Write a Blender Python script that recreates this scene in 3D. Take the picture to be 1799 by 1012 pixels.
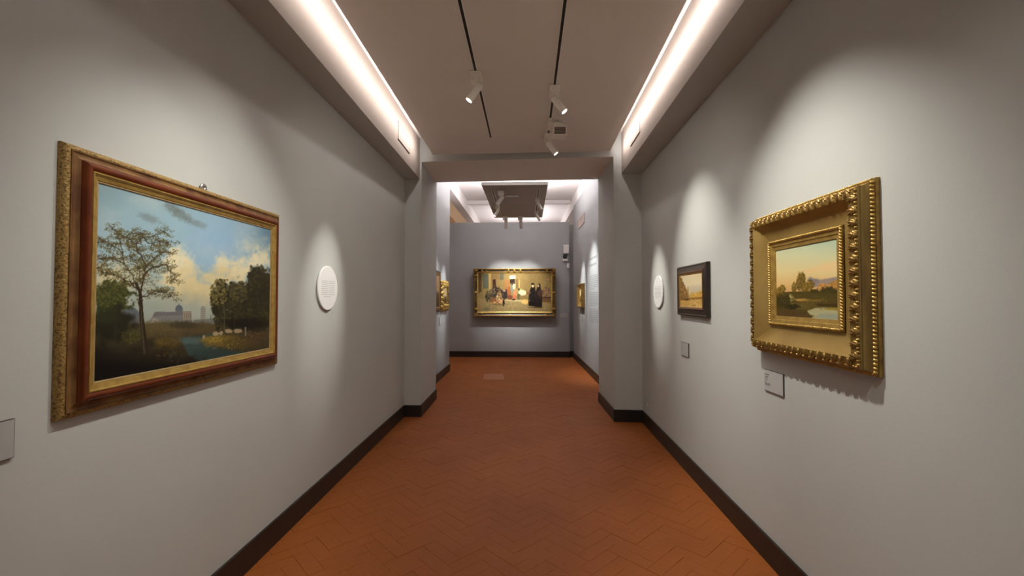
import bpy, bmesh, math, random
import numpy as np
from mathutils import Vector, Matrix
for o in list(bpy.data.objects): bpy.data.objects.remove(o, do_unlink=True)
S = bpy.context.scene
COL = S.collection
random.seed(7)
# ------------------------------------------------------------------ camera
F = 780.0; H = 1.55                       # focal length in pixels of the 1799x1012 frame, eye height
YAW = math.atan(27.5/F); PITCH = math.atan(19/F)
cam = bpy.data.cameras.new('camera'); co = bpy.data.objects.new('camera', cam); COL.objects.link(co)
cam.sensor_fit = 'HORIZONTAL'; cam.sensor_width = 36.0; cam.lens = 36.0*F/1799.0
cam.clip_start = 0.05; cam.clip_end = 100
co.location = (0, 0, H); co.rotation_euler = (math.pi/2+PITCH, 0, YAW)
S.camera = co
# ------------------------------------------------------------------ world, exposure
w = bpy.data.worlds.new('world'); S.world = w; w.use_nodes = True
w.node_tree.nodes['Background'].inputs[0].default_value = (0.9, 0.95, 1, 1)
w.node_tree.nodes['Background'].inputs[1].default_value = 0.02
S.view_settings.view_transform = 'Standard'; S.view_settings.look = 'None'
S.view_settings.gamma = 1; S.view_settings.use_curve_mapping = False
S.view_settings.exposure = 1.14
WARM = (1.0, 0.965, 0.87); COVE = (1.0, 0.95, 0.90); PINK = (1.0, 0.93, 0.95)
def area(name, loc, rot, sx, sy, power, color):
    l = bpy.data.lights.new(name, 'AREA'); l.shape = 'RECTANGLE'; l.size = sx; l.size_y = sy
    l.energy = power; l.color = color
    o = bpy.data.objects.new(name, l); COL.objects.link(o); o.location = loc; o.rotation_euler = rot
    return o
PW_COVE = 16.0; PW_SPOT = 145.0
# LED strips fixed along the outer edges of the ceiling panels
area('cove_led_strip', (-1.238, 1.6, 3.462), (0, math.radians(91), 0), .03, 7.9, PW_COVE, COVE)
area('cove_led_strip', (1.05, 1.6, 3.462), (0, math.radians(-91), 0), .03, 7.9, PW_COVE, COVE)
area('panel_led_strip', (-0.74, 8.88, 3.53), (0, math.radians(170), 0), .03, 2.8, 25, PINK)
area('panel_led_strip', (0.32, 8.88, 3.53), (0, math.radians(-170), 0), .03, 2.8, 25, PINK)
area('panel_led_strip', (-0.7, 14.3, 3.53), (0, math.radians(180), 0), .03, 2.6, 9, PINK)
area('panel_led_strip', (0.3, 14.3, 3.53), (0, math.radians(180), 0), .03, 2.6, 9, PINK)
area('panel_led_strip', (-0.21, 10.3, 3.53), (math.radians(180), 0, 0), 1.0, .03, 8, PINK)

# ------------------------------------------------------------------ photo pixel -> point on a plane
_cy, _sy, _cp, _sp = math.cos(YAW), math.sin(YAW), math.cos(PITCH), math.sin(PITCH)
FW = Vector((-_sy*_cp, _cy*_cp, _sp)); RT = Vector((_cy, _sy, 0)); UP = RT.cross(FW); CAM = Vector((0, 0, H))
def ray(x, y): return RT*((x-899.5)/F) - UP*((y-506)/F) + FW
def at_z(x, y, z): d = ray(x, y); return CAM + d*((z-H)/d.z)
def at_y(x, y, Y): d = ray(x, y); return CAM + d*(Y/d.y)
def pix(p):
    v = Vector(p)-CAM; z = v.dot(FW)
    return 899.5+F*v.dot(RT)/z, 506-F*v.dot(UP)/z

# ------------------------------------------------------------------ materials
def lin(c):
    c = [x/255 for x in c]
    return tuple((x/12.92 if x <= .04045 else ((x+.055)/1.055)**2.4) for x in c)
def mat(name, color, rough=.6, metal=0.0, color2=None, scale=8.0, detail=4, stretch=None, bump=0.0, bscale=120.0, lo=.35, hi=.65, spec=None):
    m = bpy.data.materials.new(name); m.use_nodes = True
    nt = m.node_tree; b = nt.nodes['Principled BSDF']
    b.inputs['Base Color'].default_value = (*color, 1); b.inputs['Roughness'].default_value = rough
    b.inputs['Metallic'].default_value = metal
    if spec is not None: b.inputs['Specular IOR Level'].default_value = spec
    tc = nt.nodes.new('ShaderNodeTexCoord')
    src = tc.outputs['Object']
    if stretch:
        mp = nt.nodes.new('ShaderNodeMapping'); mp.inputs['Scale'].default_value = stretch
        nt.links.new(src, mp.inputs['Vector']); src = mp.outputs['Vector']
    if color2 is not None:
        n = nt.nodes.new('ShaderNodeTexNoise'); n.inputs['Scale'].default_value = scale; n.inputs['Detail'].default_value = detail
        nt.links.new(src, n.inputs['Vector'])
        r = nt.nodes.new('ShaderNodeValToRGB'); r.color_ramp.elements[0].position = lo; r.color_ramp.elements[1].position = hi
        r.color_ramp.elements[0].color = (*color, 1); r.color_ramp.elements[1].color = (*color2, 1)
        nt.links.new(n.outputs['Fac'], r.inputs['Fac']); nt.links.new(r.outputs['Color'], b.inputs['Base Color'])
    if bump:
        n2 = nt.nodes.new('ShaderNodeTexNoise'); n2.inputs['Scale'].default_value = bscale; n2.inputs['Detail'].default_value = 3
        nt.links.new(src, n2.inputs['Vector'])
        bp = nt.nodes.new('ShaderNodeBump'); bp.inputs['Strength'].default_value = bump; bp.inputs['Distance'].default_value = .01
        nt.links.new(n2.outputs['Fac'], bp.inputs['Height']); nt.links.new(bp.outputs['Normal'], b.inputs['Normal'])
    return m
def emit_mat(name, color, strength):
    m = bpy.data.materials.new(name); m.use_nodes = True; b = m.node_tree.nodes['Principled BSDF']
    b.inputs['Base Color'].default_value = (.8, .8, .8, 1)
    b.inputs['Emission Color'].default_value = (*color, 1); b.inputs['Emission Strength'].default_value = strength
    return m
def paint_mat(name, rough=.45):
    m = bpy.data.materials.new(name); m.use_nodes = True; nt = m.node_tree; b = nt.nodes['Principled BSDF']
    a = nt.nodes.new('ShaderNodeVertexColor'); a.layer_name = 'pigment'
    nt.links.new(a.outputs['Color'], b.inputs['Base Color']); b.inputs['Roughness'].default_value = rough
    b.inputs['Specular IOR Level'].default_value = .25
    return m
M = {}
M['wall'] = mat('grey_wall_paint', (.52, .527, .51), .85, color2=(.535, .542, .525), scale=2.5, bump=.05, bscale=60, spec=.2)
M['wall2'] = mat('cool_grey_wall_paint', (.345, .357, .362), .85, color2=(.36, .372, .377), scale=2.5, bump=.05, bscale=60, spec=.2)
M['white'] = mat('white_ceiling_paint', (.80, .77, .75), .9, color2=(.82, .79, .77), scale=2, spec=.2)
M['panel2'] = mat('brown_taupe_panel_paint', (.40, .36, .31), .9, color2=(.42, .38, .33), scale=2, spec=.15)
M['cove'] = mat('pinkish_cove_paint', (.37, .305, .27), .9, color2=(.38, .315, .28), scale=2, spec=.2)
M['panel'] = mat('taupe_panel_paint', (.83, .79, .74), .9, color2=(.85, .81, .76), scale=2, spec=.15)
M['warmwall'] = mat('ochre_wall_paint', (.5, .4, .3), .9, color2=(.54, .43, .33), scale=1.5)
M['archwall'] = mat('brown_arch_paint', (.33, .2, .11), .9)
M['base'] = mat('dark_baseboard_paint', (.012, .009, .008), .45, color2=(.02, .014, .011), scale=6)
M['grout'] = mat('dark_grout', (.21, .066, .02), .9)
M['black'] = mat('black_plastic', (.008, .008, .008), .5)
M['lampwhite'] = mat('white_lamp_enamel', (.9, .87, .8), .4, color2=(.92, .89, .82), scale=30)
M['device'] = mat('white_plastic', (.7, .69, .68), .45)
M['signwhite'] = mat('white_sign_board', (.86, .86, .86), .5, color2=(.88, .88, .87), scale=20)
M['labelface'] = mat('pale_label_card', (.47, .47, .47), .55, color2=(.49, .49, .48), scale=20)
M['labeldim'] = mat('grey_label_card', (.41, .41, .405), .55, color2=(.43, .43, .42), scale=20)
M['edge'] = mat('dark_label_edge', (.05, .045, .04), .6)
M['ink'] = mat('grey_print_ink', (.13, .13, .13), .7)
M['inkpale'] = mat('pale_print_ink', (.47, .47, .47), .7)
M['inkpale2'] = mat('faded_grey_print', (.21, .22, .23), .8)
M['grille'] = mat('vent_grille_paint', (.74, .69, .66), .7)
M['ventpaint'] = mat('pinkish_vent_paint', (.41, .34, .305), .8, color2=(.42, .35, .315), scale=12)
M['slot'] = mat('dark_vent_slot', (.12, .09, .08), .8)
M['steel'] = mat('brushed_steel', (.45, .43, .4), .35, .9)
M['lens'] = emit_mat('lit_lens', (1, .95, .85), 6)
M['lensdim'] = emit_mat('lit_lens_oblique', (1, .93, .82), 3)
# tile material: colour follows the place on the floor, not the single tile mesh
def tile_mat():
    m = bpy.data.materials.new('terracotta_tile'); m.use_nodes = True; nt = m.node_tree; b = nt.nodes['Principled BSDF']
    g = nt.nodes.new('ShaderNodeNewGeometry')
    n = nt.nodes.new('ShaderNodeTexNoise'); n.inputs['Scale'].default_value = 1.7; n.inputs['Detail'].default_value = 5
    nt.links.new(g.outputs['Position'], n.inputs['Vector'])
    r = nt.nodes.new('ShaderNodeValToRGB'); r.color_ramp.elements[0].position = .3; r.color_ramp.elements[1].position = .72
    r.color_ramp.elements[0].color = (.34, .096, .018, 1); r.color_ramp.elements[1].color = (.41, .12, .024, 1)
    nt.links.new(n.outputs['Fac'], r.inputs['Fac'])
    n2 = nt.nodes.new('ShaderNodeTexNoise'); n2.inputs['Scale'].default_value = 45; n2.inputs['Detail'].default_value = 3
    nt.links.new(g.outputs['Position'], n2.inputs['Vector'])
    mx = nt.nodes.new('ShaderNodeMixRGB'); mx.blend_type = 'MULTIPLY'; mx.inputs[0].default_value = .25
    nt.links.new(r.outputs['Color'], mx.inputs[1]); nt.links.new(n2.outputs['Fac'], mx.inputs[2])
    nt.links.new(mx.outputs['Color'], b.inputs['Base Color'])
    b.inputs['Roughness'].default_value = .55; b.inputs['Specular IOR Level'].default_value = .3
    bp = nt.nodes.new('ShaderNodeBump'); bp.inputs['Strength'].default_value = .12; bp.inputs['Distance'].default_value = .004
    nt.links.new(n2.outputs['Fac'], bp.inputs['Height']); nt.links.new(bp.outputs['Normal'], b.inputs['Normal'])
    return m
M['tile'] = tile_mat()
M['patch'] = mat('pale_light_patch', (.36, .15, .075), .5, color2=(.4, .165, .08), scale=10)  # sharp-edged patch of light put into the floor colour
# gilding
M['gold'] = mat('worn_gilding', (.36, .225, .055), .36, .6, color2=(.22, .12, .03), scale=28, detail=6, bump=.25, bscale=90)
M['goldbright'] = mat('bright_gilding', (.56, .37, .10), .36, .55, color2=(.42, .255, .06), scale=25, bump=.1, bscale=80)
M['goldpale'] = mat('pale_gilding', (.5, .36, .18), .45, .3, color2=(.42, .29, .12), scale=30)
M['goldspeck'] = mat('speckled_gilding', (.36, .225, .065), .5, .3, color2=(.13, .065, .02), scale=130, detail=5, lo=.48, hi=.66, bump=.4, bscale=140)
M['goldstreak'] = mat('streaked_gilding', (.40, .27, .085), .45, .4, color2=(.2, .12, .04), scale=9, detail=6, stretch=(3, 3, .5), lo=.4, hi=.75)
M['olive'] = mat('rubbed_olive_gilding', (.25, .13, .04), .45, .3, color2=(.13, .05, .018), scale=20, detail=5, stretch=(1, 1, .6))
M['goldsmooth'] = mat('smooth_gilding', (.40, .265, .08), .42, .45, color2=(.32, .2, .055), scale=5, detail=5)
M['red'] = mat('red_bole_wood', (.19, .042, .010), .32, .35, color2=(.13, .026, .008), scale=14, detail=5)
M['blackwood'] = mat('ebonised_wood', (.022, .014, .010), .4, 0, color2=(.035, .021, .014), scale=18)
M['darkgreen'] = mat('dark_cove_lacquer', (.05, .03, .012), .4, .1, color2=(.16, .10, .03), scale=9, lo=.5, hi=.7)
M['brownwood'] = mat('brown_wood', (.12, .05, .02), .45)
M['canvas'] = paint_mat('oil_paint')

# ------------------------------------------------------------------ mesh helpers
def link(name, me, m, parent=None, loc=None, rot=None, smooth=False):
    o = bpy.data.objects.new(name, me); COL.objects.link(o)
    if m is not None and not me.materials: me.materials.append(m)
    if parent: o.parent = parent
    if loc: o.location = loc
    if rot: o.rotation_euler = rot
    if smooth: me.polygons.foreach_set('use_smooth', [True]*len(me.polygons))
    return o
def mesh(name, vs, fs):
    me = bpy.data.meshes.new(name); me.from_pydata([tuple(v) for v in vs], [], fs); me.update(); return me
class MB:
    def __init__(s): s.v = []; s.f = []
    def add(s, vs, fs):
        k = len(s.v); s.v += [tuple(v) for v in vs]; s.f += [tuple(i+k for i in f) for f in fs]; return s
    def box(s, x0, x1, y0, y1, z0, z1):
        return s.prism([(x0, y0), (x1, y0), (x1, y1), (x0, y1)], z0, z1)
    def prism(s, poly, z0, z1):          # poly anticlockwise in xy
        n = len(poly)
        vs = [(x, y, z0) for x, y in poly]+[(x, y, z1) for x, y in poly]
        fs = [tuple(range(n-1, -1, -1)), tuple(range(n, 2*n))]+[(i, (i+1) % n, n+(i+1) % n, n+i) for i in range(n)]
        return s.add(vs, fs)
    def slab(s, poly, y0, y1):           # poly in xz (anticlockwise seen from -y), thickness along y
        n = len(poly)
        vs = [(x, y0, z) for x, z in poly]+[(x, y1, z) for x, z in poly]
        fs = [tuple(range(n)), tuple(range(2*n-1, n-1, -1))]+[(n+i, n+(i+1) % n, (i+1) % n, i) for i in range(n)]
        return s.add(vs, fs)
    def lathe(s, prof, n=28, axis='z', closed=True):
        vs = []; fs = []
        for r, z in prof:
            for i in range(n):
                a = 2*math.pi*i/n; c, d = r*math.cos(a), r*math.sin(a)
                vs.append((c, d, z) if axis == 'z' else (c, -z, d))
        for j in range(len(prof)-1):
            for i in range(n):
                a, b = j*n+i, j*n+(i+1) % n
                fs.append((a, b, b+n, a+n))
        return s.add(vs, fs)
    def tube(s, p, q, r, n=8):
        p, q = Vector(p), Vector(q); d = (q-p).normalized()
        a = d.orthogonal().normalized(); b = d.cross(a)
        vs = []
        for c in (p, q):
            for i in range(n):
                t = 2*math.pi*i/n; vs.append(c+a*(r*math.cos(t))+b*(r*math.sin(t)))
        fs = [(i, (i+1) % n, n+(i+1) % n, n+i) for i in range(n)]+[tuple(range(n-1, -1, -1)), tuple(range(n, 2*n))]
        return s.add(vs, fs)
    def build(s, name, m, parent=None, smooth=False, loc=None, rot=None):
        return link(name, mesh(name, s.v, s.f), m, parent, loc, rot, smooth)
def bevel(o, wd=.003, seg=2):
    b = o.modifiers.new('bevel', 'BEVEL'); b.width = wd; b.segments = seg; b.limit_method = 'ANGLE'; return o
def struct(o, label=None):
    o['kind'] = 'structure'
    if label: o['label'] = label
    return o
def tag(o, label, cat, group=None):
    o['label'] = label; o['category'] = cat
    if group: o['group'] = group
    return o
def thing(name, label, cat, loc=(0, 0, 0), rotz=0.0, group=None):
    o = bpy.data.objects.new(name, None); COL.objects.link(o); o.empty_display_size = .1
    o.location = loc; o.rotation_euler = (0, 0, rotz)
    return tag(o, label, cat, group)
# wall lines of the gallery (they open very slightly with distance)
XL = lambda y: -1.585-.008*y
XR = lambda y: 1.395+.009*y
SL = lambda y: -1.35-.0145*y          # inner faces of the side bulkheads
SR = lambda y: 1.13+.0125*y
X2 = lambda y: 1.298-.0265*(y-8.208)  # right wall of the far room
RZ = {'L': math.pi/2+.008, 'R': -math.pi/2-.009, '2R': -math.pi/2+.0265, '2L': math.pi/2, 'B': 0.0}
def on_wall(side, t, z):              # local x = right when facing the wall, -y = into the room
    x, y = {'L': (XL(t), t), 'R': (XR(t), t), '2R': (X2(t), t), '2L': (-1.685, t), 'B': (t, 11.849)}[side]
    return (x, y, z), RZ[side]

# ------------------------------------------------------------------ the setting
Y0, PL, PR, QL, QR = -2.6, 5.83, 5.69, 6.88, 6.77
YB = 11.85
fl = struct(MB().box(-6.1, 3, Y0-.2, 16.7, -.1, -.0035).build('floor', M['grout']))
struct(MB().prism([(XL(Y0)-.2, Y0), (XL(Y0), Y0), (XL(PL), PL), (XL(PL)-.2, PL)], -.02, 3.7).build('wall_left', M['wall']))
struct(MB().prism([(XR(Y0), Y0), (XR(Y0)+.2, Y0), (XR(PR)+.2, PR), (XR(PR), PR)], -.02, 3.7).build('wall_right', M['wall']))
struct(MB().box(-1.8, 1.7, Y0-.2, Y0, -.02, 3.9).build('wall_near', M['wall']))
d = MB()                               # doorway: two piers and the lintel
d.prism([(-1.9, PL), (-1.412, PL), (-1.425, QL), (-1.9, QL)], -.02, 3.372)
d.prism([(1.1, PR), (1.75, PR-.03), (1.75, QR-.03), (1.075, QR)], -.02, 3.372)
d.prism([(-1.9, PL+.02), (1.75, PR-.035), (1.75, QR-.03), (-1.9, QL)], 3.372, 4.5)
dw = struct(d.build('wall_doorway', M['wall'])); dw.data.materials.append(M['panel'])
for p in dw.data.polygons:
    if p.normal.z < -.9 and abs(p.center.z-3.372) < .01: p.material_index = 1     # lintel underside, painted like the ceiling
# white bulkheads along both sides
def trim(name, a, b, c, e, z0, z1, under):
    return struct(MB().prism([a, b, c, e], z0, z1).build(name, under))
def bulkhead(name, S_, X_, yend, s):
    pts = [(X_(Y0), Y0), (S_(Y0), Y0), (S_(yend), yend), (X_(yend), yend)]
    if s > 0: pts = [pts[1], pts[0], pts[3], pts[2]]
    o = MB().prism(pts, 3.145, 3.685).build(name, M['wall'])
    o.data.materials.append(M['cove'])
    for p in o.data.polygons:
        if abs(p.normal.x) > .9: p.material_index = 1
    return struct(o)
bulkhead('trim_1', SL, XL, PL, -1); bulkhead('trim_2', SR, XR, PR, 1)
struct(MB().box(-1.9, 1.75, Y0-.2, 5.9, 3.68, 3.85).build('ceiling', M['white']))
pn = MB().prism([(-1.167, Y0+.1), (.915, Y0+.1), (1.046, 5.615), (-1.232, 5.685)], 3.42, 3.475).build('ceiling_panel', M['panel'])
struct(pn); bevel(pn, .003, 1)
# far room
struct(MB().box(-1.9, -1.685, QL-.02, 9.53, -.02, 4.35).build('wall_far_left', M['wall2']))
struct(MB().box(-1.9, -1.685, 9.53, 16.5, 3.96, 4.35).build('trim_3', M['white']))
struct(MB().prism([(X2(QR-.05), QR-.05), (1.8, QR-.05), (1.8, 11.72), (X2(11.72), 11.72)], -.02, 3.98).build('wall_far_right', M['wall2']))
struct(MB().prism([(X2(QR-.05)-.02, QR-.05), (1.8, QR-.05), (1.8, 16.5), (X2(12.5)-.04, 16.5)], 3.98, 4.35).build('trim_4', M['white']))
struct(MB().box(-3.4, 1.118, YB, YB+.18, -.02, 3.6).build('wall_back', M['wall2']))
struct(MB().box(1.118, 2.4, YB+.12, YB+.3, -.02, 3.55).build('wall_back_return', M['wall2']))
struct(MB().box(-1.9, 2.4, 16.5, 16.65, -.02, 4.35).build('wall_end', M['white']))
struct(MB().box(-1.685, X2(12.4), 12.32, 12.45, 4.20, 4.32).build('trim_6', M['white']))
struct(MB().box(-1.9, 1.8, QR-.1, 16.65, 4.3, 4.45).build('ceiling_far', M['white']))
# warm side room seen through the opening on the left
struct(MB().box(-6, -1.9, 16.5, 16.7, -.02, 5.7).build('wall_side_room_end', M['warmwall']))
struct(MB().box(-6.1, -5.9, 7, 16.7, -.02, 5.7).build('wall_side_room', M['warmwall']))
struct(MB().box(-6, -1.9, 6.8, 7, -.02, 5.7).build('wall_side_room_near', M['warmwall']))
struct(MB().box(-6.1, -1.75, 6.8, 16.7, 5.6, 5.7).build('ceiling_side_room', M['warmwall']))
struct(MB().box(-1.9, -1.75, 7.0, 16.65, 4.45, 5.6).build('wall_side_room_upper', M['warmwall']))
ar = MB(); n = 18
ar.slab([(-.8, 0), (.8, 0)]+[(.8*math.cos(math.pi*i/n), 4.05+.8*math.sin(math.pi*i/n)) for i in range(n+1)], -.03, 0)
struct(ar.build('trim_5', M['archwall'], loc=(-3.42, 16.5, 0)))
struct(MB().box(1.8, 2.4, 9, 16.65, 4.3, 4.45).build('ceiling_side_strip', M['warmwall']))
struct(MB().box(2.2, 2.4, 9, 16.65, -.02, 4.35).build('wall_side_strip', M['warmwall']))
def point(name, loc, power, color, r=.1):
    l = bpy.data.lights.new(name, 'POINT'); l.energy = power; l.color = color; l.shadow_soft_size = r
    o = bpy.data.objects.new(name, l); COL.objects.link(o); o.location = loc
point('side_room_fill', (-3.6, 13.4, 4.6), 70, (1, .88, .76))  # unseen warm fill, added to brighten the room beyond the left opening
point('side_room_fill', (1.95, 12.1, 4.0), 6, (1, .75, .5))  # weaker fill of the same sort, added past the end of the right wall
# baseboards, 15 cm high
bh, bt = .152, .015
def base(name, *polys):
    b = MB()
    for p in polys: b.prism(p, -.001, bh)
    return bevel(struct(b.build(name, M['base'])), .002, 1)
base('baseboard_left', [(XL(Y0), Y0), (XL(Y0)+bt, Y0), (XL(PL)+bt, PL-bt), (XL(PL), PL-bt)])
base('baseboard_right', [(XR(Y0)-bt, Y0), (XR(Y0), Y0), (XR(PR), PR-bt), (XR(PR)-bt, PR-bt)])
base('baseboard_doorway_left', [(XL(PL), PL-bt), (-1.412+bt, PL-bt), (-1.412+bt, PL), (XL(PL), PL)], [(-1.412, PL), (-1.412+bt, PL), (-1.425+bt, QL), (-1.425, QL)])
base('baseboard_doorway_right', [(1.1-bt, PR-bt), (XR(PR), PR-bt-.02), (XR(PR), PR-.02), (1.1-bt, PR)], [(1.1-bt, PR), (1.1, PR), (1.075, QR), (1.075-bt, QR)])
base('baseboard_far_left', [(-1.685, QL), (-1.685+bt, QL), (-1.685+bt, 9.53+bt), (-1.685, 9.53+bt)])
base('baseboard_far_right', [(X2(QR)-bt, QR), (X2(QR), QR), (X2(11.72), 11.72), (X2(11.72)-bt, 11.72)])
base('baseboard_back', [(-3.4, YB-bt), (1.118+bt, YB-bt), (1.118+bt, YB), (-3.4, YB)], [(1.118, YB), (1.118+bt, YB), (1.118+bt, YB+.12), (1.118, YB+.12)], [(1.118, YB+.12-bt), (1.4, YB+.12-bt), (1.4, YB+.12), (1.118, YB+.12)])

# ------------------------------------------------------------------ herringbone terracotta floor
TW = .09; TL = .27; GAP = .0016
hb = MB(); hb.add([(sx*(TL-GAP)/2, sy*(TW-GAP)/2, z) for z in (-.012, 0) for sy in (-1, 1) for sx in (-1, 1)],
                  [(4, 5, 7, 6), (0, 1, 5, 4), (1, 3, 7, 5), (3, 2, 6, 7), (2, 0, 4, 6)])
tile_me = mesh('floor_tile', hb.v, hb.f); tile_me.materials.append(M['tile'])
def in_floor(x, y):
    if y < PL: return Y0 < y and XL(y)-.12 < x < XR(y)+.12
    return -3.4 < x < 1.42 and y < 12.0
tiles = []
c45 = math.sqrt(.5)
for i in range(-150, 190):
    for j in range(-40, 40):
        for kind in (0, 1):
            bx, by = i+3*j, i-3*j
            a, b = ((bx+1.5, by+.5) if kind == 0 else (bx+3.5, by-.5))
            a *= TW; b *= TW
            x, y = (a-b)*c45-.02, (a+b)*c45
            if in_floor(x, y) and y > -1.2:
                tiles.append((x, y, math.pi/4 if kind == 0 else 3*math.pi/4))
rt = random.Random(3)
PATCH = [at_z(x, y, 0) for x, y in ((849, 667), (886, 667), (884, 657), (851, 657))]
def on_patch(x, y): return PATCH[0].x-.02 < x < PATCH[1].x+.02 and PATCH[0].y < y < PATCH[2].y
seen = []
for t in tiles:
    px, py = pix((t[0], t[1], 0)) if t[1] > .8 else (0, 9999)
    if -20 < px < 1820 and py < 1030: seen.append(t)
seen.sort(key=lambda t: t[0]**2+t[1]**2)
single = seen[:300]; ids = set(single)
for (x, y, r) in single:
    o = link('floor_tile', tile_me, None, fl, (x, y, rt.uniform(-.0012, .0006)), (rt.uniform(-.004, .004), rt.uniform(-.002, .002), r+rt.uniform(-.004, .004)))
rest = MB()
for t in tiles:
    if t in ids: continue
    x, y, r = t; cr, sr = math.cos(r), math.sin(r); dz = rt.uniform(-.0012, .0004)
    rest.add([(x+vx*cr-vy*sr, y+vx*sr+vy*cr, vz+dz) for vx, vy, vz in hb.v], hb.f)
ro = rest.build('far_floor_tiles', M['tile'], fl); ro['kind'] = 'stuff'; ro['label'] = 'terracotta herringbone tiles further down the room'
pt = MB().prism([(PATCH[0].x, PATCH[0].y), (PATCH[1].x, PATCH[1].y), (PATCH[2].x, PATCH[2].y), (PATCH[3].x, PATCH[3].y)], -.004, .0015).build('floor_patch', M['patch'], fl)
pt['label'] = 'patch of light on the floor, painted in a paler tile colour'

# ------------------------------------------------------------------ small painter: a picture is painted on a raster, then laid on a fine mesh as pigment
class Painter:
    def __init__(s, W, Hh, seed):
        s.W, s.H = W, Hh; s.r = np.random.RandomState(seed); s.im = np.zeros((Hh, W, 3), np.float32)
        s.X, s.Y = np.meshgrid(np.arange(W, dtype=np.float32), np.arange(Hh, dtype=np.float32))
    def noise(s, cell, octv=4):
        out = np.zeros((s.H, s.W), np.float32); amp = 1; tot = 0
        for k in range(octv):
            c = max(2.0, cell/2**k); gw, gh = int(s.W/c)+3, int(s.H/c)+3
            g = s.r.rand(gh, gw).astype(np.float32)
            gx, gy = s.X/c, s.Y/c; ix, iy = gx.astype(int), gy.astype(int); fx, fy = gx-ix, gy-iy
            fx = fx*fx*(3-2*fx); fy = fy*fy*(3-2*fy)
            v = (g[iy, ix]*(1-fx)+g[iy, ix+1]*fx)*(1-fy)+(g[iy+1, ix]*(1-fx)+g[iy+1, ix+1]*fx)*fy
            out += v*amp; tot += amp; amp *= .55
        return out/tot
    def mix(s, mask, col):
        mask = np.clip(mask, 0, 1)[..., None]
        s.im = s.im*(1-mask)+np.asarray(col, np.float32)*mask
    def vgrad(s, stops):
        ys = [a for a, _ in stops]
        for c in range(3): s.im[..., c] = np.interp(s.Y, ys, [k[c] for _, k in stops])
    def blob(s, cx, cy, rx, ry, col, alpha=1.0, soft=.35, rough=.5, cell=None, ang=0.0):
        pad = 1.6+rough
        x0, x1 = max(0, int(cx-max(rx, ry)*pad)), min(s.W, int(cx+max(rx, ry)*pad)+1)
        y0, y1 = max(0, int(cy-max(rx, ry)*pad)), min(s.H, int(cy+max(rx, ry)*pad)+1)
        if x1 <= x0 or y1 <= y0: return
        dx, dy = s.X[y0:y1, x0:x1]-cx, s.Y[y0:y1, x0:x1]-cy
        ca, sa = math.cos(ang), math.sin(ang); dx, dy = dx*ca+dy*sa, -dx*sa+dy*ca
        dd = np.sqrt((dx/rx)**2+(dy/ry)**2)
        if rough: dd = dd+(s.N(cell or max(6, min(rx, ry)*.6))[y0:y1, x0:x1]-.5)*2*rough
        m = np.clip((1-dd)/soft+.5, 0, 1)*alpha
        sub = s.im[y0:y1, x0:x1]
        s.im[y0:y1, x0:x1] = sub*(1-m[..., None])+np.asarray(col, np.float32)*m[..., None]
    _c = None
    def N(s, cell):
        if s._c is None: s._c = {}
        k = int(math.log2(max(4, cell))*2)
        if k not in s._c: s._c[k] = s.noise(2**(k/2), 3)
        return s._c[k]
    def poly(s, pts, col, alpha=1.0, soft=1.5):
        pts = np.asarray(pts, np.float32); x0, y0 = np.maximum(0, pts.min(0)-4).astype(int); x1, y1 = np.minimum([s.W, s.H], pts.max(0)+5).astype(int)
        if x1 <= x0 or y1 <= y0: return
        X, Y = s.X[y0:y1, x0:x1], s.Y[y0:y1, x0:x1]; ins = np.zeros(X.shape, bool); dist = np.full(X.shape, 1e9, np.float32); n = len(pts)
        for i in range(n):
            (ax, ay), (bx, by) = pts[i], pts[(i+1) % n]
            if ay != by:
                cnd = ((ay > Y) != (by > Y)) & (X < (bx-ax)*(Y-ay)/(by-ay)+ax); ins ^= cnd
            ex, ey = bx-ax, by-ay; t = np.clip(((X-ax)*ex+(Y-ay)*ey)/(ex*ex+ey*ey+1e-6), 0, 1)
            dist = np.minimum(dist, np.hypot(X-ax-t*ex, Y-ay-t*ey))
        sd = np.where(ins, dist, -dist); m = np.clip(sd/soft+.5, 0, 1)*alpha
        sub = s.im[y0:y1, x0:x1]; s.im[y0:y1, x0:x1] = sub*(1-m[..., None])+np.asarray(col, np.float32)*m[..., None]
    def stroke(s, pts, w0, w1, col, alpha=1.0):
        n = len(pts)-1
        for i in range(n):
            (ax, ay), (bx, by) = pts[i], pts[i+1]; wa = w0+(w1-w0)*i/n; wb = w0+(w1-w0)*(i+1)/n; pd = max(wa, wb)+3
            x0, x1 = max(0, int(min(ax, bx)-pd)), min(s.W, int(max(ax, bx)+pd)+1); y0, y1 = max(0, int(min(ay, by)-pd)), min(s.H, int(max(ay, by)+pd)+1)
            if x1 <= x0 or y1 <= y0: continue
            X, Y = s.X[y0:y1, x0:x1], s.Y[y0:y1, x0:x1]; ex, ey = bx-ax, by-ay
            t = np.clip(((X-ax)*ex+(Y-ay)*ey)/(ex*ex+ey*ey+1e-6), 0, 1)
            m = np.clip((wa+(wb-wa)*t)/2-np.hypot(X-ax-t*ex, Y-ay-t*ey)+.7, 0, 1)*alpha
            sub = s.im[y0:y1, x0:x1]; s.im[y0:y1, x0:x1] = sub*(1-m[..., None])+np.asarray(col, np.float32)*m[..., None]
    def dabs(s, n, cx, cy, rx, ry, cols, size, alpha=.8, flat=.5, ang=0.0):
        for k in range(n):
            a = s.r.rand()*6.283; q = math.sqrt(s.r.rand())
            x, y = cx+rx*q*math.cos(a), cy+ry*q*math.sin(a)
            z = size*(.5+s.r.rand()); c = np.array(cols[s.r.randint(len(cols))], float)*(.85+.3*s.r.rand())
            s.blob(x, y, z, z*flat, c, alpha, .6, 0, ang=ang+s.r.randn()*.7)
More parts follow.
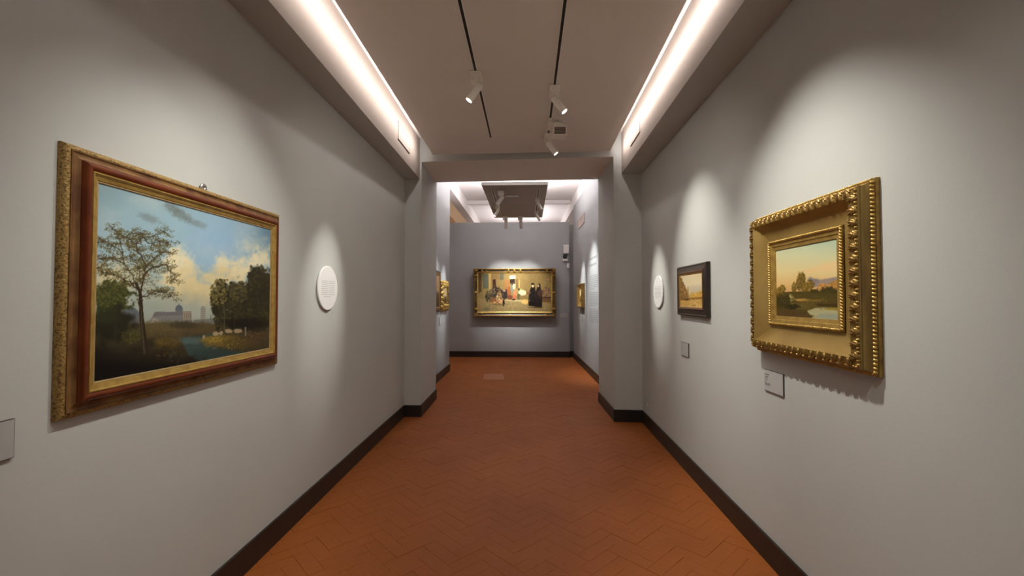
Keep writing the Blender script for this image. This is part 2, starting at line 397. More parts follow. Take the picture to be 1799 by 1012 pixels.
    def sample(s, quad, nu, nv):          # quad: TL, TR, BR, BL on the raster
        A = []; B = []
        for (u, v), (x, y) in zip(((0, 0), (1, 0), (1, 1), (0, 1)), quad):
            A += [[u, v, 1, 0, 0, 0, -u*x, -v*x], [0, 0, 0, u, v, 1, -u*y, -v*y]]; B += [x, y]
        h = np.linalg.solve(np.array(A, float), np.array(B, float))
        u, v = np.meshgrid(np.linspace(0, 1, nu), np.linspace(0, 1, nv)); q = h[6]*u+h[7]*v+1
        x = np.clip((h[0]*u+h[1]*v+h[2])/q, 0, s.W-1.01); y = np.clip((h[3]*u+h[4]*v+h[5])/q, 0, s.H-1.01)
        ix, iy = x.astype(int), y.astype(int); fx, fy = (x-ix)[..., None], (y-iy)[..., None]; I = s.im
        return (I[iy, ix]*(1-fx)+I[iy, ix+1]*fx)*(1-fy)+(I[iy+1, ix]*(1-fx)+I[iy+1, ix+1]*fx)*fy
def canvas_part(root, w_, h_, p, rgb, gain=1.0):
    nv, nu = rgb.shape[:2]
    u, v = np.meshgrid(np.linspace(-.5, .5, nu), np.linspace(.5, -.5, nv))
    co_ = np.stack([u*w_, np.full_like(u, -p), v*h_], -1).reshape(-1, 3)
    me = bpy.data.meshes.new('canvas'); me.vertices.add(nu*nv); me.vertices.foreach_set('co', co_.ravel())
    i = np.arange(nu*nv).reshape(nv, nu); q = np.stack([i[1:, :-1], i[1:, 1:], i[:-1, 1:], i[:-1, :-1]], -1).reshape(-1, 4)
    me.loops.add(q.size); me.loops.foreach_set('vertex_index', q.ravel())
    me.polygons.add(len(q)); me.polygons.foreach_set('loop_start', np.arange(len(q))*4)
    me.update(calc_edges=True)
    c = np.clip(rgb.reshape(-1, 3)/255.0, 0, 1); c = np.where(c <= .04045, c/12.92, ((c+.055)/1.055)**2.4)*gain
    ca = me.color_attributes.new('pigment', 'FLOAT_COLOR', 'POINT')
    ca.data.foreach_set('color', np.concatenate([np.clip(c, 0, .95), np.ones((len(c), 1))], 1).ravel().astype(np.float32))
    o = link('canvas', me, M['canvas'], root); return o

def paint_big_landscape():
    P = Painter(903, 1012, 11)
    P.vgrad([(0, (140, 166, 174)), (200, (152, 184, 198)), (420, (160, 190, 205)), (600, (178, 186, 172)), (720, (150, 155, 145)), (1012, (20, 16, 10))])
    P.mix(np.clip((P.X-560)/420, 0, 1)*np.clip((560-P.Y)/300, 0, 1)*.7, (98, 132, 160))
    P.mix(np.clip((P.X-760)/120, 0, 1)*np.clip((420-P.Y)/150, 0, 1)*.5, (72, 98, 118))
    P.mix(np.exp(-((P.X-600)/150)**2-((P.Y-330)/140)**2)*.7, (150, 186, 220))
    P.mix(np.clip((160-P.X)/160, 0, 1)*np.clip((300-P.Y)/300, 0, 1)*.35, (110, 135, 140))
    nz = P.noise(120, 5); P.mix((nz-.5)*.9, (205, 212, 205)); P.mix((.45-nz)*.5, (120, 150, 168))
    cream = (240, 228, 188); cream2 = (224, 206, 156)
    for cx, cy, rx, ry, a in ((400, 400, 48, 45, .9), (430, 460, 75, 80, .9), (470, 520, 85, 75, .85), (520, 560, 80, 60, .7), (640, 420, 45, 38, .85), (610, 490, 55, 45, .8), (690, 470, 70, 50, .8), (740, 440, 60, 50, .65), (810, 400, 60, 50, .7), (770, 330, 55, 40, .35), (830, 370, 40, 45, .5), (590, 560, 110, 40, .6), (150, 480, 150, 70, .5), (60, 500, 80, 60, .5)):
        P.blob(cx, cy, rx, ry, cream if cy < 470 else cream2, a, .9, .75)
    P.blob(480, 590, 130, 45, (200, 190, 150), .5, 1, .6); P.blob(380, 620, 200, 40, (160, 168, 158), .6, 1, .5)
    for cx, cy, rx, ry, a in ((390, 160, 40, 18, .7), (430, 190, 50, 20, .65), (490, 225, 55, 15, .5), (280, 210, 50, 18, .5), (380, 135, 25, 12, .4)):
        P.blob(cx, cy, rx, ry, (112, 120, 118), a, .9, .6, ang=.35)
    # town far away
    bl = (96, 104, 112)
    P.blob(190, 672, 40, 40, bl, .95, .1, .05); P.poly([(150, 672), (232, 672), (236, 718), (146, 718)], (104, 106, 108)); P.stroke([(193, 640), (192, 620)], 4, 2, bl)
    for k in range(7): P.stroke([(158+k*11, 690), (158+k*11, 712)], 2, 2, (78, 80, 84), .6)
    for k in range(5): P.stroke([(192, 640), (160+k*16, 668)], 1.5, 1.5, (70, 76, 84), .6)
    P.poly([(292, 680), (305, 656), (478, 650), (486, 700), (480, 716), (270, 716)], (124, 124, 122)); P.poly([(300, 662), (312, 654), (405, 654), (478, 650), (478, 664), (300, 678)], (112, 108, 108))
    P.poly([(270, 716), (300, 682), (340, 700), (345, 716)], (160, 150, 135)); P.blob(422, 642, 18, 22, bl, 1, .1, .04); P.poly([(406, 645), (438, 645), (438, 662), (406, 662)], (110, 112, 116)); P.stroke([(421, 625), (420, 614)], 3, 2, bl)
    for k in range(9): P.stroke([(345+k*15, 684), (345+k*15, 700)], 2, 2, (84, 82, 84), .7)
    P.poly([(440, 655), (482, 650), (484, 690), (440, 690)], (150, 138, 120)); 
    for k in range(4): P.stroke([(448+k*10, 662), (448+k*10, 682)], 3, 3, (104, 98, 96), .8)
    P.poly([(526, 700), (527, 632), (535, 624), (546, 626), (550, 640), (546, 700)], (152, 148, 138))
    for k in range(6): P.stroke([(526, 640+k*10), (549, 640+k*10)], 2, 2, (108, 108, 106), .7)
    P.poly([(490, 690), (620, 680), (620, 712), (490, 712)], (110, 112, 108), .8); P.stroke([(575, 690), (575, 668)], 5, 2, (100, 104, 104))
    # ground
    P.poly([(0, 705), (260, 712), (420, 700), (520, 716), (640, 706), (903, 700), (903, 1012), (0, 1012)], (74, 64, 42), 1, 6)
    P.blob(400, 708, 160, 14, (96, 92, 72), .6, .8, .5); P.blob(340, 755, 120, 45, (98, 86, 54), .9, .5, .4); P.dabs(120, 420, 745, 180, 30, [(84, 72, 44), (112, 98, 62), (66, 56, 34)], 6, .4, .35); P.blob(530, 730, 110, 26, (88, 74, 46), .9, .5, .4); P.blob(450, 716, 70, 16, (62, 56, 40), .8, .5, .5)
    gx = np.clip((P.Y-740)/170, 0, 1); P.mix(gx*.8*np.clip(1.3-P.X/900, .4, 1), (28, 23, 14))
    P.poly([(430, 780), (520, 766), (600, 752), (640, 760), (560, 790), (620, 830), (760, 850), (859, 830), (859, 870), (560, 905), (470, 860)], (58, 76, 74), .95, 8)
    P.blob(480, 790, 55, 16, (92, 112, 110), .6, .8, .4); P.blob(620, 850, 110, 22, (40, 56, 50), .6, .8, .5)
    P.blob(640, 790, 108, 28, (112, 94, 42), .95, .4, .5); P.blob(590, 784, 55, 12, (158, 132, 56), .8, .6, .6); P.blob(720, 795, 75, 30, (82, 68, 34), .85, .5, .6); P.dabs(190, 640, 793, 105, 26, [(150, 126, 58), (108, 90, 40), (78, 66, 32), (126, 106, 50)], 3.5, .6)
    P.blob(800, 765, 45, 38, (78, 60, 36), .9, .4, .6); P.dabs(90, 800, 760, 42, 34, [(118, 94, 60), (60, 46, 28), (92, 72, 44)], 4.5, .6)
    # woods on the right
    dk = [(52, 48, 26), (72, 66, 36), (38, 34, 20)]
    for cx, cy, rx, ry in ((625, 590, 48, 78), (710, 600, 55, 92), (820, 570, 72, 130), (800, 680, 90, 60), (680, 690, 90, 50)):
        P.blob(cx, cy, rx, ry, (44, 40, 24), 1, .25, .6); P.dabs(int(rx*5), cx, cy, rx, ry*.97, dk, 6.5, .6, .6)
    P.dabs(110, 615, 560, 42, 60, [(112, 104, 60), (90, 84, 46), (132, 120, 68)], 7); P.dabs(90, 710, 555, 44, 50, [(96, 88, 50), (72, 66, 38)], 7); P.dabs(50, 830, 480, 45, 50, [(62, 56, 34), (48, 42, 26)], 10)
    P.blob(740, 705, 110, 26, (26, 22, 14), .95, .5, .4)
    P.stroke([(640, 740), (641, 660), (636, 600)], 5, 3, (86, 80, 58), .8); P.stroke([(690, 730), (692, 650)], 4, 2, (58, 52, 34), .7)
    for cx, cy, rx in ((600, 756, 16), (662, 742, 18), (706, 742, 20), (625, 752, 10), (542, 772, 6)): P.blob(cx, cy, rx, 10, (170, 150, 118), .9, .4, .35)
    P.stroke([(743, 725), (744, 762)], 7, 6, (150, 142, 126), .8)
    P.dabs(35, 660, 824, 75, 7, [(128, 116, 72), (100, 90, 56)], 3.5)
    # left bush and dark foreground
    P.blob(95, 595, 90, 92, (62, 66, 32), 1, .3, .7, cell=24); P.dabs(240, 92, 590, 90, 92, [(88, 92, 44), (64, 70, 32), (110, 108, 54), (46, 50, 26), (96, 94, 46)], 5.5, .65, .6); P.dabs(120, 100, 560, 70, 60, [(104, 102, 50), (80, 84, 40)], 4.5, .5)
    P.blob(100, 720, 105, 80, (34, 34, 20), .95, .4, .5); P.blob(70, 680, 60, 40, (46, 50, 26), .8, .5, .5); P.stroke([(118, 790), (120, 680)], 16, 12, (48, 44, 28), .7)
    P.blob(195, 775, 50, 30, (66, 62, 30), .9, .7, .8); P.dabs(130, 195, 772, 52, 36, [(116, 108, 52), (88, 82, 40), (54, 50, 26)], 3.8, .65)
    P.blob(358, 806, 64, 30, (92, 76, 34), .95, .5, .45); P.dabs(130, 356, 798, 58, 22, [(124, 102, 44), (92, 76, 34), (108, 90, 40)], 3.8, .6)
    dkf = np.clip((P.Y-(845+.02*P.X))/70, 0, 1)*np.clip((640-P.X)/160, 0, 1); dkf = np.clip(dkf+(P.noise(50, 4)-.5)*.9*(dkf > .02)*(dkf < .98), 0, 1); P.mix(dkf*.93, (13, 10, 6)); P.mix(np.clip((P.Y-(700+.10*P.X))/60, 0, 1)*np.clip((P.noise(70, 4)-.42)*4, 0, 1)*np.clip((430-P.X)/80, 0, 1)*.6, (30, 25, 15)); P.mix(np.clip((P.Y-880)/50, 0, 1)*.9, (10, 8, 5))
    P.mix(np.clip((170-P.X)/150, 0, 1)*np.clip((P.Y-800)/60, 0, 1)*.85, (14, 11, 7))
    P.blob(120, 870, 120, 14, (34, 28, 18), .6, .8, .5); P.dabs(40, 380, 870, 60, 30, [(44, 36, 20), (70, 60, 34), (30, 24, 14)], 8); P.stroke([(398, 830), (386, 868)], 6, 8, (62, 66, 64), .7)
    # the tall tree
    def wig(m):
        out = []
        for (ax, ay), (bx, by) in zip(m[:-1], m[1:]):
            for q in range(4): t_ = q/4; out.append((ax+(bx-ax)*t_+(P.r.randn()*3.5 if q else 0), ay+(by-ay)*t_+(P.r.randn()*3.5 if q else 0)))
        return out+[m[-1]]
    br = (62, 48, 28); lf = [(84, 78, 44), (104, 94, 54), (66, 60, 32), (118, 106, 60)]
    main = [[(265, 850), (252, 760), (242, 680), (238, 610), (234, 560), (214, 520)], [(236, 570), (250, 500), (262, 440), (240, 390), (218, 360), (215, 330), (245, 300), (300, 290), (345, 272)], [(234, 560), (200, 520), (160, 505), (110, 480), (60, 470), (25, 450)], [(250, 480), (300, 440), (350, 430), (380, 460), (400, 500)], [(238, 590), (280, 570), (320, 560), (360, 560), (385, 580)], [(225, 540), (180, 460), (150, 400), (140, 330), (120, 280), (95, 258)], [(215, 335), (180, 310), (150, 300), (190, 280), (230, 285)], [(160, 430), (100, 400), (50, 410), (25, 390)], [(150, 380), (100, 340), (60, 320), (25, 330)], [(262, 440), (300, 400), (330, 380), (360, 370)], [(245, 300), (290, 330), (330, 320), (370, 320)], [(236, 520), (230, 450), (190, 400), (180, 350)]]
    for k, m in enumerate(main):
        tips = m[1:] if k else []
        for (x, y) in tips:
            P.dabs(8, x, y+6, 34, 20, lf, 5, .6, .4, .5)
            for q in range(7):
                a = P.r.rand()*6.28; L = 16+P.r.rand()*34
                p1 = (x+L*math.cos(a), y+L*.6*math.sin(a)); P.stroke(wig([(x, y), p1]), 2.4, 1, br, .75); P.dabs(14, p1[0], p1[1], 22, 10, lf, 3.4, .65, .4, .5)
    P.dabs(420, 215, 440, 140, 125, lf, 3.6, .5, .45, .5); P.dabs(110, 60, 410, 40, 90, lf, 4, .55, .4, .4); P.dabs(200, 240, 470, 90, 80, lf, 4, .5, .45, .5)
    P.stroke(main[0], 26, 13, (48, 38, 24)); P.stroke([(258, 850), (246, 740), (240, 640)], 8, 4, (92, 80, 58), .7); P.stroke([(236, 640), (226, 610), (238, 590), (248, 600)], 6, 5, (70, 56, 36))
    for k, m in enumerate(main[1:]): P.stroke(wig(m), 8 if k < 3 else 5, 1.5, br, .9)
    return P.sample([(22, 36), (865, 252), (859, 824), (11, 993)], 400, 264)

def paint_river_evening():
    P = Painter(822, 1012, 5)
    P.vgrad([(60, (176, 194, 168)), (260, (206, 206, 164)), (420, (224, 206, 150)), (540, (226, 190, 126)), (640, (214, 168, 104)), (700, (120, 96, 40)), (1012, (80, 62, 28))])
    P.mix(np.clip((P.X-400)/350, 0, 1)*np.clip((330-P.Y)/250, 0, 1)*.5, (150, 178, 164))
    nz = P.noise(170, 4); P.mix((nz-.5)*.7, (236, 206, 150))
    for a in ((640, 360, 130, 30), (540, 410, 150, 30), (690, 400, 90, 40), (420, 430, 110, 22)): P.blob(*a, (232, 196, 140), .6, 1, .5, ang=-.15)
    P.poly([(400, 560), (420, 500), (445, 486), (480, 515), (560, 522), (640, 505), (720, 490), (750, 492), (750, 590), (400, 600)], (140, 128, 126), .85, 16); P.blob(480, 530, 60, 26, (124, 116, 124), .7, .8, .5); P.dabs(60, 600, 530, 150, 30, [(150, 134, 128), (120, 112, 120), (176, 146, 116)], 12, .35, .4)
    P.poly([(600, 590), (660, 555), (720, 525), (752, 520), (752, 620), (600, 620)], (186, 134, 62), .85, 18); P.dabs(60, 690, 575, 60, 36, [(200, 146, 70), (150, 104, 44), (120, 84, 34)], 9, .5); P.poly([(530, 620), (535, 570), (560, 560), (590, 555), (625, 575), (630, 620)], (214, 150, 78), .95, 5)
    P.dabs(40, 600, 590, 60, 22, [(226, 168, 92), (176, 116, 50)], 9); P.blob(180, 620, 60, 18, (214, 168, 112), .8, .8, .4)
    P.poly([(60, 660), (240, 645), (480, 640), (752, 640), (760, 960), (60, 920)], (82, 68, 26), 1, 8)
    tr = [(132, 106, 42), (104, 84, 30), (158, 128, 58), (80, 62, 20)]
    for cx, cy, rx, ry in ((345, 540, 52, 95), (445, 575, 42, 48), (265, 600, 24, 48), (140, 620, 28, 52), (95, 640, 24, 40), (390, 600, 40, 50)):
        P.blob(cx, cy, rx, ry, (98, 78, 26), 1, .3, .5); P.dabs(int(rx*2.4), cx-4, cy, rx, ry, tr, 7, .6, .6); P.dabs(int(rx*1.5), cx-rx*.3, cy-ry*.2, rx*.7, ry*.7, [(172, 140, 66), (150, 120, 52)], 6, .55)
    P.stroke([(340, 640), (345, 560)], 7, 4, (70, 52, 20))
    P.blob(640, 650, 115, 55, (58, 50, 18), .95, .35, .45); P.dabs(90, 640, 640, 110, 50, [(40, 34, 12), (72, 62, 22), (52, 46, 16), (96, 78, 30)], 8, .6); P.blob(600, 690, 160, 40, (82, 72, 26), .8, .6, .5)
    P.blob(490, 640, 50, 22, (64, 52, 18), .9, .4, .4)
    P.blob(225, 720, 38, 42, (176, 166, 100), .9, .7, .5); P.blob(270, 800, 50, 22, (160, 150, 90), .7, .8, .5, ang=.5)
    P.blob(350, 735, 80, 14, (196, 152, 78), .9, .6, .4); P.blob(480, 740, 120, 10, (130, 104, 44), .8, .7, .4)
    P.poly([(260, 770), (420, 750), (760, 790), (760, 830), (560, 820), (430, 850), (320, 830)], (96, 80, 34), .95, 8); P.blob(360, 800, 60, 40, (104, 88, 40), .8, .6, .5)
    P.poly([(410, 850), (500, 820), (600, 815), (764, 850), (768, 960), (470, 930), (440, 900)], (176, 170, 128), 1, 12); P.poly([(560, 880), (764, 880), (766, 960), (480, 925)], (146, 154, 140), .8, 20)
    P.blob(690, 830, 90, 14, (150, 132, 52), .9, .6, .4); P.poly([(480, 770), (756, 775), (756, 812), (540, 800)], (62, 48, 20), .9, 8)
    P.blob(150, 750, 90, 60, (54, 48, 20), .95, .4, .5); P.blob(240, 810, 80, 30, (44, 38, 16), .95, .4, .45); P.dabs(80, 150, 750, 85, 55, [(70, 62, 26), (40, 36, 14), (92, 82, 36)], 8, .6)
    P.poly([(60, 840), (250, 840), (400, 880), (490, 905), (440, 930), (60, 915)], (86, 66, 34), .95, 12); P.dabs(60, 260, 880, 180, 24, [(104, 82, 44), (62, 46, 22)], 8, .5)
    P.dabs(220, 420, 760, 330, 90, [(120, 100, 40), (70, 58, 22), (150, 124, 60)], 8, .3, .4)
    return P.sample([(55, 200), (740, 78), (765, 955), (68, 912)], 220, 160)

def paint_venetian_canal():
    P = Painter(644, 700, 9)
    P.vgrad([(190, (222, 204, 160)), (280, (228, 212, 176)), (350, (214, 190, 138)), (385, (190, 146, 70)), (470, (214, 178, 104))])
    P.blob(430, 320, 70, 30, (198, 186, 164), .7, 1, .4); P.mix((P.noise(50, 4)-.5)*.6, (240, 222, 180))
    P.poly([(285, 215), (305, 225), (312, 260), (330, 290), (345, 320), (358, 370), (360, 400), (285, 400)], (140, 104, 54), 1, 8); P.dabs(60, 310, 330, 26, 70, [(176, 136, 78), (110, 78, 36), (150, 112, 60)], 7)
    P.poly([(345, 390), (352, 300), (358, 290), (362, 390)], (150, 116, 66), .8, 4)
    P.poly([(372, 388), (378, 350), (396, 345), (410, 360), (440, 340), (476, 332), (478, 392)], (208, 164, 76), .95, 5); P.dabs(40, 430, 365, 44, 18, [(232, 192, 104), (170, 122, 46), (222, 178, 92)], 6)
    P.poly([(285, 392), (480, 384), (480, 402), (285, 408)], (140, 98, 36), .8, 5)
    P.dabs(70, 385, 430, 90, 32, [(226, 186, 108), (180, 136, 64), (206, 160, 84), (150, 108, 48)], 9, .7, .35)
    P.dabs(16, 350, 402, 50, 8, [(70, 46, 20), (96, 66, 30)], 6, .9, .4)
    return P.sample([(290, 205), (473, 192), (478, 468), (290, 455)], 120, 64)

def paint_street_scene():
    P = Painter(1349, 860, 21)
    P.vgrad([(165, (118, 96, 52)), (400, (126, 104, 60)), (520, (130, 110, 68)), (560, (134, 114, 72)), (720, (112, 94, 58))])
    nz = P.noise(60, 5); P.mix((nz-.5)*.8, (150, 128, 80)); P.mix((.5-nz)*.6, (84, 66, 34))
    P.poly([(130, 160), (190, 160), (190, 430), (130, 460)], (70, 52, 26), .8, 10); P.poly([(205, 185), (290, 180), (290, 385), (210, 390)], (84, 86, 66), 1, 4)
    for k in range(8): P.stroke([(210, 200+k*24), (288, 198+k*24)], 3, 3, (66, 66, 50), .7)
    P.poly([(292, 165), (325, 165), (330, 400), (296, 400)], (158, 130, 70), .9, 5); P.poly([(330, 165), (440, 165), (440, 250), (330, 255)], (112, 86, 44), .8, 6)
    P.poly([(350, 255), (398, 252), (402, 370), (352, 372)], (74, 34, 18), 1, 4); P.poly([(360, 262), (390, 260), (392, 330), (362, 332)], (48, 22, 12), 1, 4); P.poly([(455, 170), (512, 170), (512, 262), (458, 264)], (90, 84, 62), 1, 4)
    for k in range(6): P.stroke([(458, 182+k*14), (510, 180+k*14)], 3, 3, (60, 56, 42), .8)
    P.poly([(525, 255), (600, 255), (605, 400), (520, 400)], (136, 92, 46), .8, 8); P.poly([(606, 255), (676, 250), (676, 310), (606, 314)], (32, 20, 12), 1, 4); P.poly([(604, 203), (684, 200), (684, 244), (604, 247)], (226, 212, 166), 1, 3)
    P.stroke([(625, 225), (665, 224)], 4, 4, (170, 150, 110), .7); P.stroke([(742, 270), (742, 385)], 10, 12, (188, 160, 86), .8); P.poly([(690, 250), (725, 250), (725, 380), (690, 380)], (96, 74, 40), .7, 6)
    P.poly([(760, 165), (1210, 165), (1210, 400), (760, 420)], (120, 98, 52), .5, 12); P.dabs(300, 960, 290, 250, 120, [(140, 116, 66), (96, 76, 38), (126, 104, 56)], 10, .2, .8)
    P.poly([(130, 520), (420, 560), (800, 560), (1215, 600), (1215, 730), (130, 730)], (140, 120, 78), .9, 14); P.dabs(300, 660, 650, 520, 70, [(166, 144, 96), (112, 94, 58), (150, 130, 84)], 13, .3, .5)
    P.poly([(540, 545), (780, 548), (780, 575), (540, 562)], (176, 158, 108), .8, 5)
    # left crowd
    dk = (30, 24, 16)
    for cx, cy, rx, ry, c in ((275, 500, 28, 75, (62, 58, 40)), (310, 500, 40, 80, (74, 66, 46)), (375, 460, 42, 100, (46, 42, 38)), (400, 390, 22, 30, (38, 28, 18)), (430, 430, 50, 50, (30, 26, 26)), (440, 390, 20, 22, (26, 20, 16)), (520, 450, 52, 62, (28, 26, 30)), (520, 410, 22, 24, (150, 112, 72)), (530, 500, 40, 40, (40, 32, 28)), (450, 470, 30, 50, (150, 118, 70)), (380, 560, 55, 50, (132, 84, 46)), (430, 510, 30, 30, (204, 172, 120)), (460, 570, 45, 40, (186, 138, 90)), (400, 600, 62, 26, (160, 118, 70)), (512, 590, 16, 52, (24, 18, 14)), (350, 520, 20, 30, (110, 76, 42)), (590, 430, 30, 70, (132, 74, 36)), (610, 510, 44, 34, (96, 50, 34)), (640, 380, 26, 70, (104, 110, 96)), (665, 350, 20, 46, (206, 184, 130)), (640, 320, 14, 18, (60, 38, 22)), (668, 310, 12, 14, (70, 46, 28)), (685, 460, 34, 60, (176, 108, 70)), (672, 510, 30, 40, (158, 92, 60)), (660, 545, 26, 12, (40, 26, 18)), (735, 450, 26, 70, (96, 96, 56)), (760, 430, 46, 40, (136, 140, 86)), (790, 450, 52, 40, (206, 194, 144)), (740, 500, 30, 40, (76, 74, 44)), (735, 400, 14, 18, (60, 46, 28)), (800, 510, 60, 26, (120, 96, 52)), (830, 575, 62, 32, (198, 164, 92)), (865, 455, 20, 20, (110, 70, 40))):
        P.blob(cx, cy, rx, ry, c, .95, .25, .3)
    P.dabs(150, 390, 490, 130, 110, [(54, 40, 26), (120, 84, 48), (180, 140, 92), (40, 34, 30), (86, 66, 42)], 13, .5); P.dabs(40, 400, 575, 60, 40, [(206, 168, 116), (120, 70, 40)], 9, .6)
    P.stroke([(540, 600), (580, 625)], 5, 4, (70, 52, 30)); P.blob(250, 500, 10, 18, (24, 18, 12), .9, .3, .2); P.blob(430, 615, 90, 14, (96, 78, 46), .7, .6, .4)
    for k in range(12): P.stroke([(560+k*18, 672-k % 4*6), (590+k*16, 664-k % 3*8)], 4, 2, (96, 76, 42), .6)
    # carts on the right
    P.poly([(1080, 500), (1205, 500), (1205, 600), (1080, 585)], (92, 64, 36), .9, 8); P.blob(1140, 440, 70, 60, (120, 92, 62), .8, .4, .4); P.dabs(50, 1140, 440, 65, 70, [(150, 110, 84), (92, 66, 44), (70, 50, 34)], 13, .6); P.stroke([(1085, 520), (1205, 512)], 12, 12, (48, 32, 18)); P.stroke([(1085, 580), (1205, 590)], 14, 14, (150, 110, 50), .7); P.blob(1165, 265, 10, 14, (170, 120, 80), .8, .4, .2)
    # two women in black
    P.poly([(915, 370), (930, 315), (960, 315), (972, 380), (985, 440), (978, 500), (985, 640), (880, 635), (872, 540), (890, 430)], (22, 16, 13), 1, 5); P.blob(940, 347, 17, 24, (212, 180, 130), 1, .3, .1); P.blob(938, 322, 24, 16, (28, 20, 14), 1, .3, .2); P.blob(890, 540, 16, 34, (120, 98, 70), .7, .4, .4); P.stroke([(905, 440), (880, 475)], 16, 10, (120, 84, 60), .8)
    P.poly([(1012, 350), (1030, 308), (1050, 325), (1055, 380), (1080, 430), (1078, 640), (1065, 668), (965, 662), (975, 560), (985, 430)], (26, 16, 13), 1, 5); P.poly([(1000, 440), (1060, 390), (1080, 440), (1060, 540), (1020, 500)], (66, 42, 32), .85, 8); P.blob(1020, 350, 10, 16, (190, 150, 104), 1, .3, .1); P.dabs(30, 1030, 560, 40, 80, [(44, 28, 22), (18, 12, 10)], 12, .6); P.dabs(24, 930, 540, 40, 80, [(36, 28, 24), (14, 10, 8)], 12, .6)
    P.blob(980, 655, 110, 12, (84, 66, 38), .7, .6, .3); P.blob(265, 680, 40, 26, (104, 98, 70), .7, .6, .4)
    return P.sample([(138, 165), (1208, 165), (1214, 722), (134, 722)], 260, 138)

def paint_small(seed, sky, mid, low):
    P = Painter(200, 200, seed); P.vgrad([(0, sky), (100, sky), (120, mid), (199, low)])
    P.mix((P.noise(40, 4)-.5)*1.2, tuple(min(255, c*1.15) for c in sky)); P.dabs(50, 100, 130, 90, 25, [mid, low], 12); P.dabs(30, 100, 170, 90, 25, [low, tuple(c*.6 for c in low)], 16)
    return P.sample([(4, 4), (195, 4), (195, 195), (4, 195)], 40, 40)

# ------------------------------------------------------------------ frames: a profile swept round the opening with mitred corners
def sweep(root, name, m, w_, h_, prof, smooth=False, seg=1):
    vs = []; fs = []
    for o_, p in prof:
        a, b = w_/2+o_, h_/2+o_; vs += [(-a, -p, -b), (a, -p, -b), (a, -p, b), (-a, -p, b)]
    for j in range(len(prof)-1):
        for i in range(4):
            k = (i+1) % 4; fs.append((4*j+i, 4*j+4+i, 4*j+4+k, 4*j+k))
    # sides keep their own vertices so that mitres stay crisp
    mb = MB()
    for i in range(4):
        k = (i+1) % 4; sv = []; sf = []
        for j in range(len(prof)): sv += [vs[4*j+i], vs[4*j+k]]
        for j in range(len(prof)-1): sf.append((2*j, 2*j+2, 2*j+3, 2*j+1))
        mb.add(sv, sf)
    return mb.build(name, m, root, smooth)
def arc(o0, p0, o1, p1, sag, n=7):     # profile from (o0,p0) to (o1,p1) bulging by sag (+ outward from the wall)
    dx, dy = o1-o0, p1-p0; L = math.hypot(dx, dy); nx, ny = -dy/L, dx/L
    if ny < 0 or (abs(ny) < 1e-6 and nx < 0): nx, ny = -nx, -ny
    return [(o0+dx*t+nx*sag*4*t*(1-t), p0+dy*t+ny*sag*4*t*(1-t)) for t in [i/(n-1) for i in range(n)]]
def leaf_mesh(name, L, W, h, seed, m):      # acanthus-like: lobes fanned from one end, each a ridged bump
    r = random.Random(seed); mb = MB(); nu, nv = 5, 4
    for k, (a, sc) in enumerate(((-.95, .72), (-.3, 1.0), (.35, .95), (1.0, .7))):
        a += r.uniform(-.12, .12); ca, sa = math.cos(a+math.pi/2), math.sin(a+math.pi/2); vs = []; fs = []
        for i in range(nu):
            s_ = i/(nu-1); wd = L*.19*math.sin(math.pi*(.12+.8*s_))
            for j in range(nv):
                t = -1+2*j/(nv-1); hh = h*sc*(.45+.75*s_-.35*s_**3)*(1-.85*t*t)
                x, z = t*wd, s_*W*sc; vs.append((x*sa+z*ca+.18*L*(k-1.5)*.5, -max(hh, 0), -x*ca+z*sa-W/2))
        for i in range(nu-1):
            for j in range(nv-1): q = i*nv+j; fs.append((q, q+1, q+nv+1, q+nv))
        mb.add(vs, fs)
    me = mesh(name, mb.v, mb.f); me.materials.append(m); me.polygons.foreach_set('use_smooth', [True]*len(me.polygons)); return me
def along(w_, h_, o_, step):           # spots round a rectangle: (x, z, angle in the wall plane)
    a, b = w_/2+o_, h_/2+o_; out = []
    for (x0, z0, x1, z1) in ((-a, -b, a, -b), (a, -b, a, b), (a, b, -a, b), (-a, b, -a, -b)):
        L = math.hypot(x1-x0, z1-z0); n = max(1, round(L/step))
        for i in range(n):
            t = (i+.5)/n; out.append((x0+(x1-x0)*t, z0+(z1-z0)*t, math.atan2(z1-z0, x1-x0)))
    return out
def beading(root, name, m, w_, h_, o_, p, step, L, W, h, tilt=0.0):
    mb = MB(); prof = [(-1, 0), (-.6, .75), (0, 1), (.6, .75), (1, 0)]
    for x, z, a in along(w_, h_, o_, step):
        ca, sa = math.cos(a), math.sin(a); vs = []; fs = []
        for i, (s_, hh) in enumerate(prof):
            for j, (t, gg) in enumerate(prof):
                lx, lz = s_*L/2+tilt*t*W/2, t*W/2; vs.append((x+lx*ca-lz*sa, -p-h*math.sqrt(hh*gg), z+lx*sa+lz*ca))
        for i in range(4):
            for j in range(4):
                q = i*5+j; fs.append((q, q+5, q+6, q+1))
        mb.add(vs, fs)
    o = mb.build(name, m, root, True); o['kind'] = 'stuff'; return o
def leaves(root, name, meshes, w_, h_, o_, p, step, tilt=0.0):
    for k, (x, z, a) in enumerate(along(w_, h_, o_, step)):
        o = link(name, meshes[k % len(meshes)], None, root, (x, -p, z), (tilt, -a, 0))
def backing(root, w_, h_, o_, p, m):
    a, b = w_/2+o_, h_/2+o_
    return MB().box(-a, a, -p, -.001, -b, b).build('backing_board', m, root)

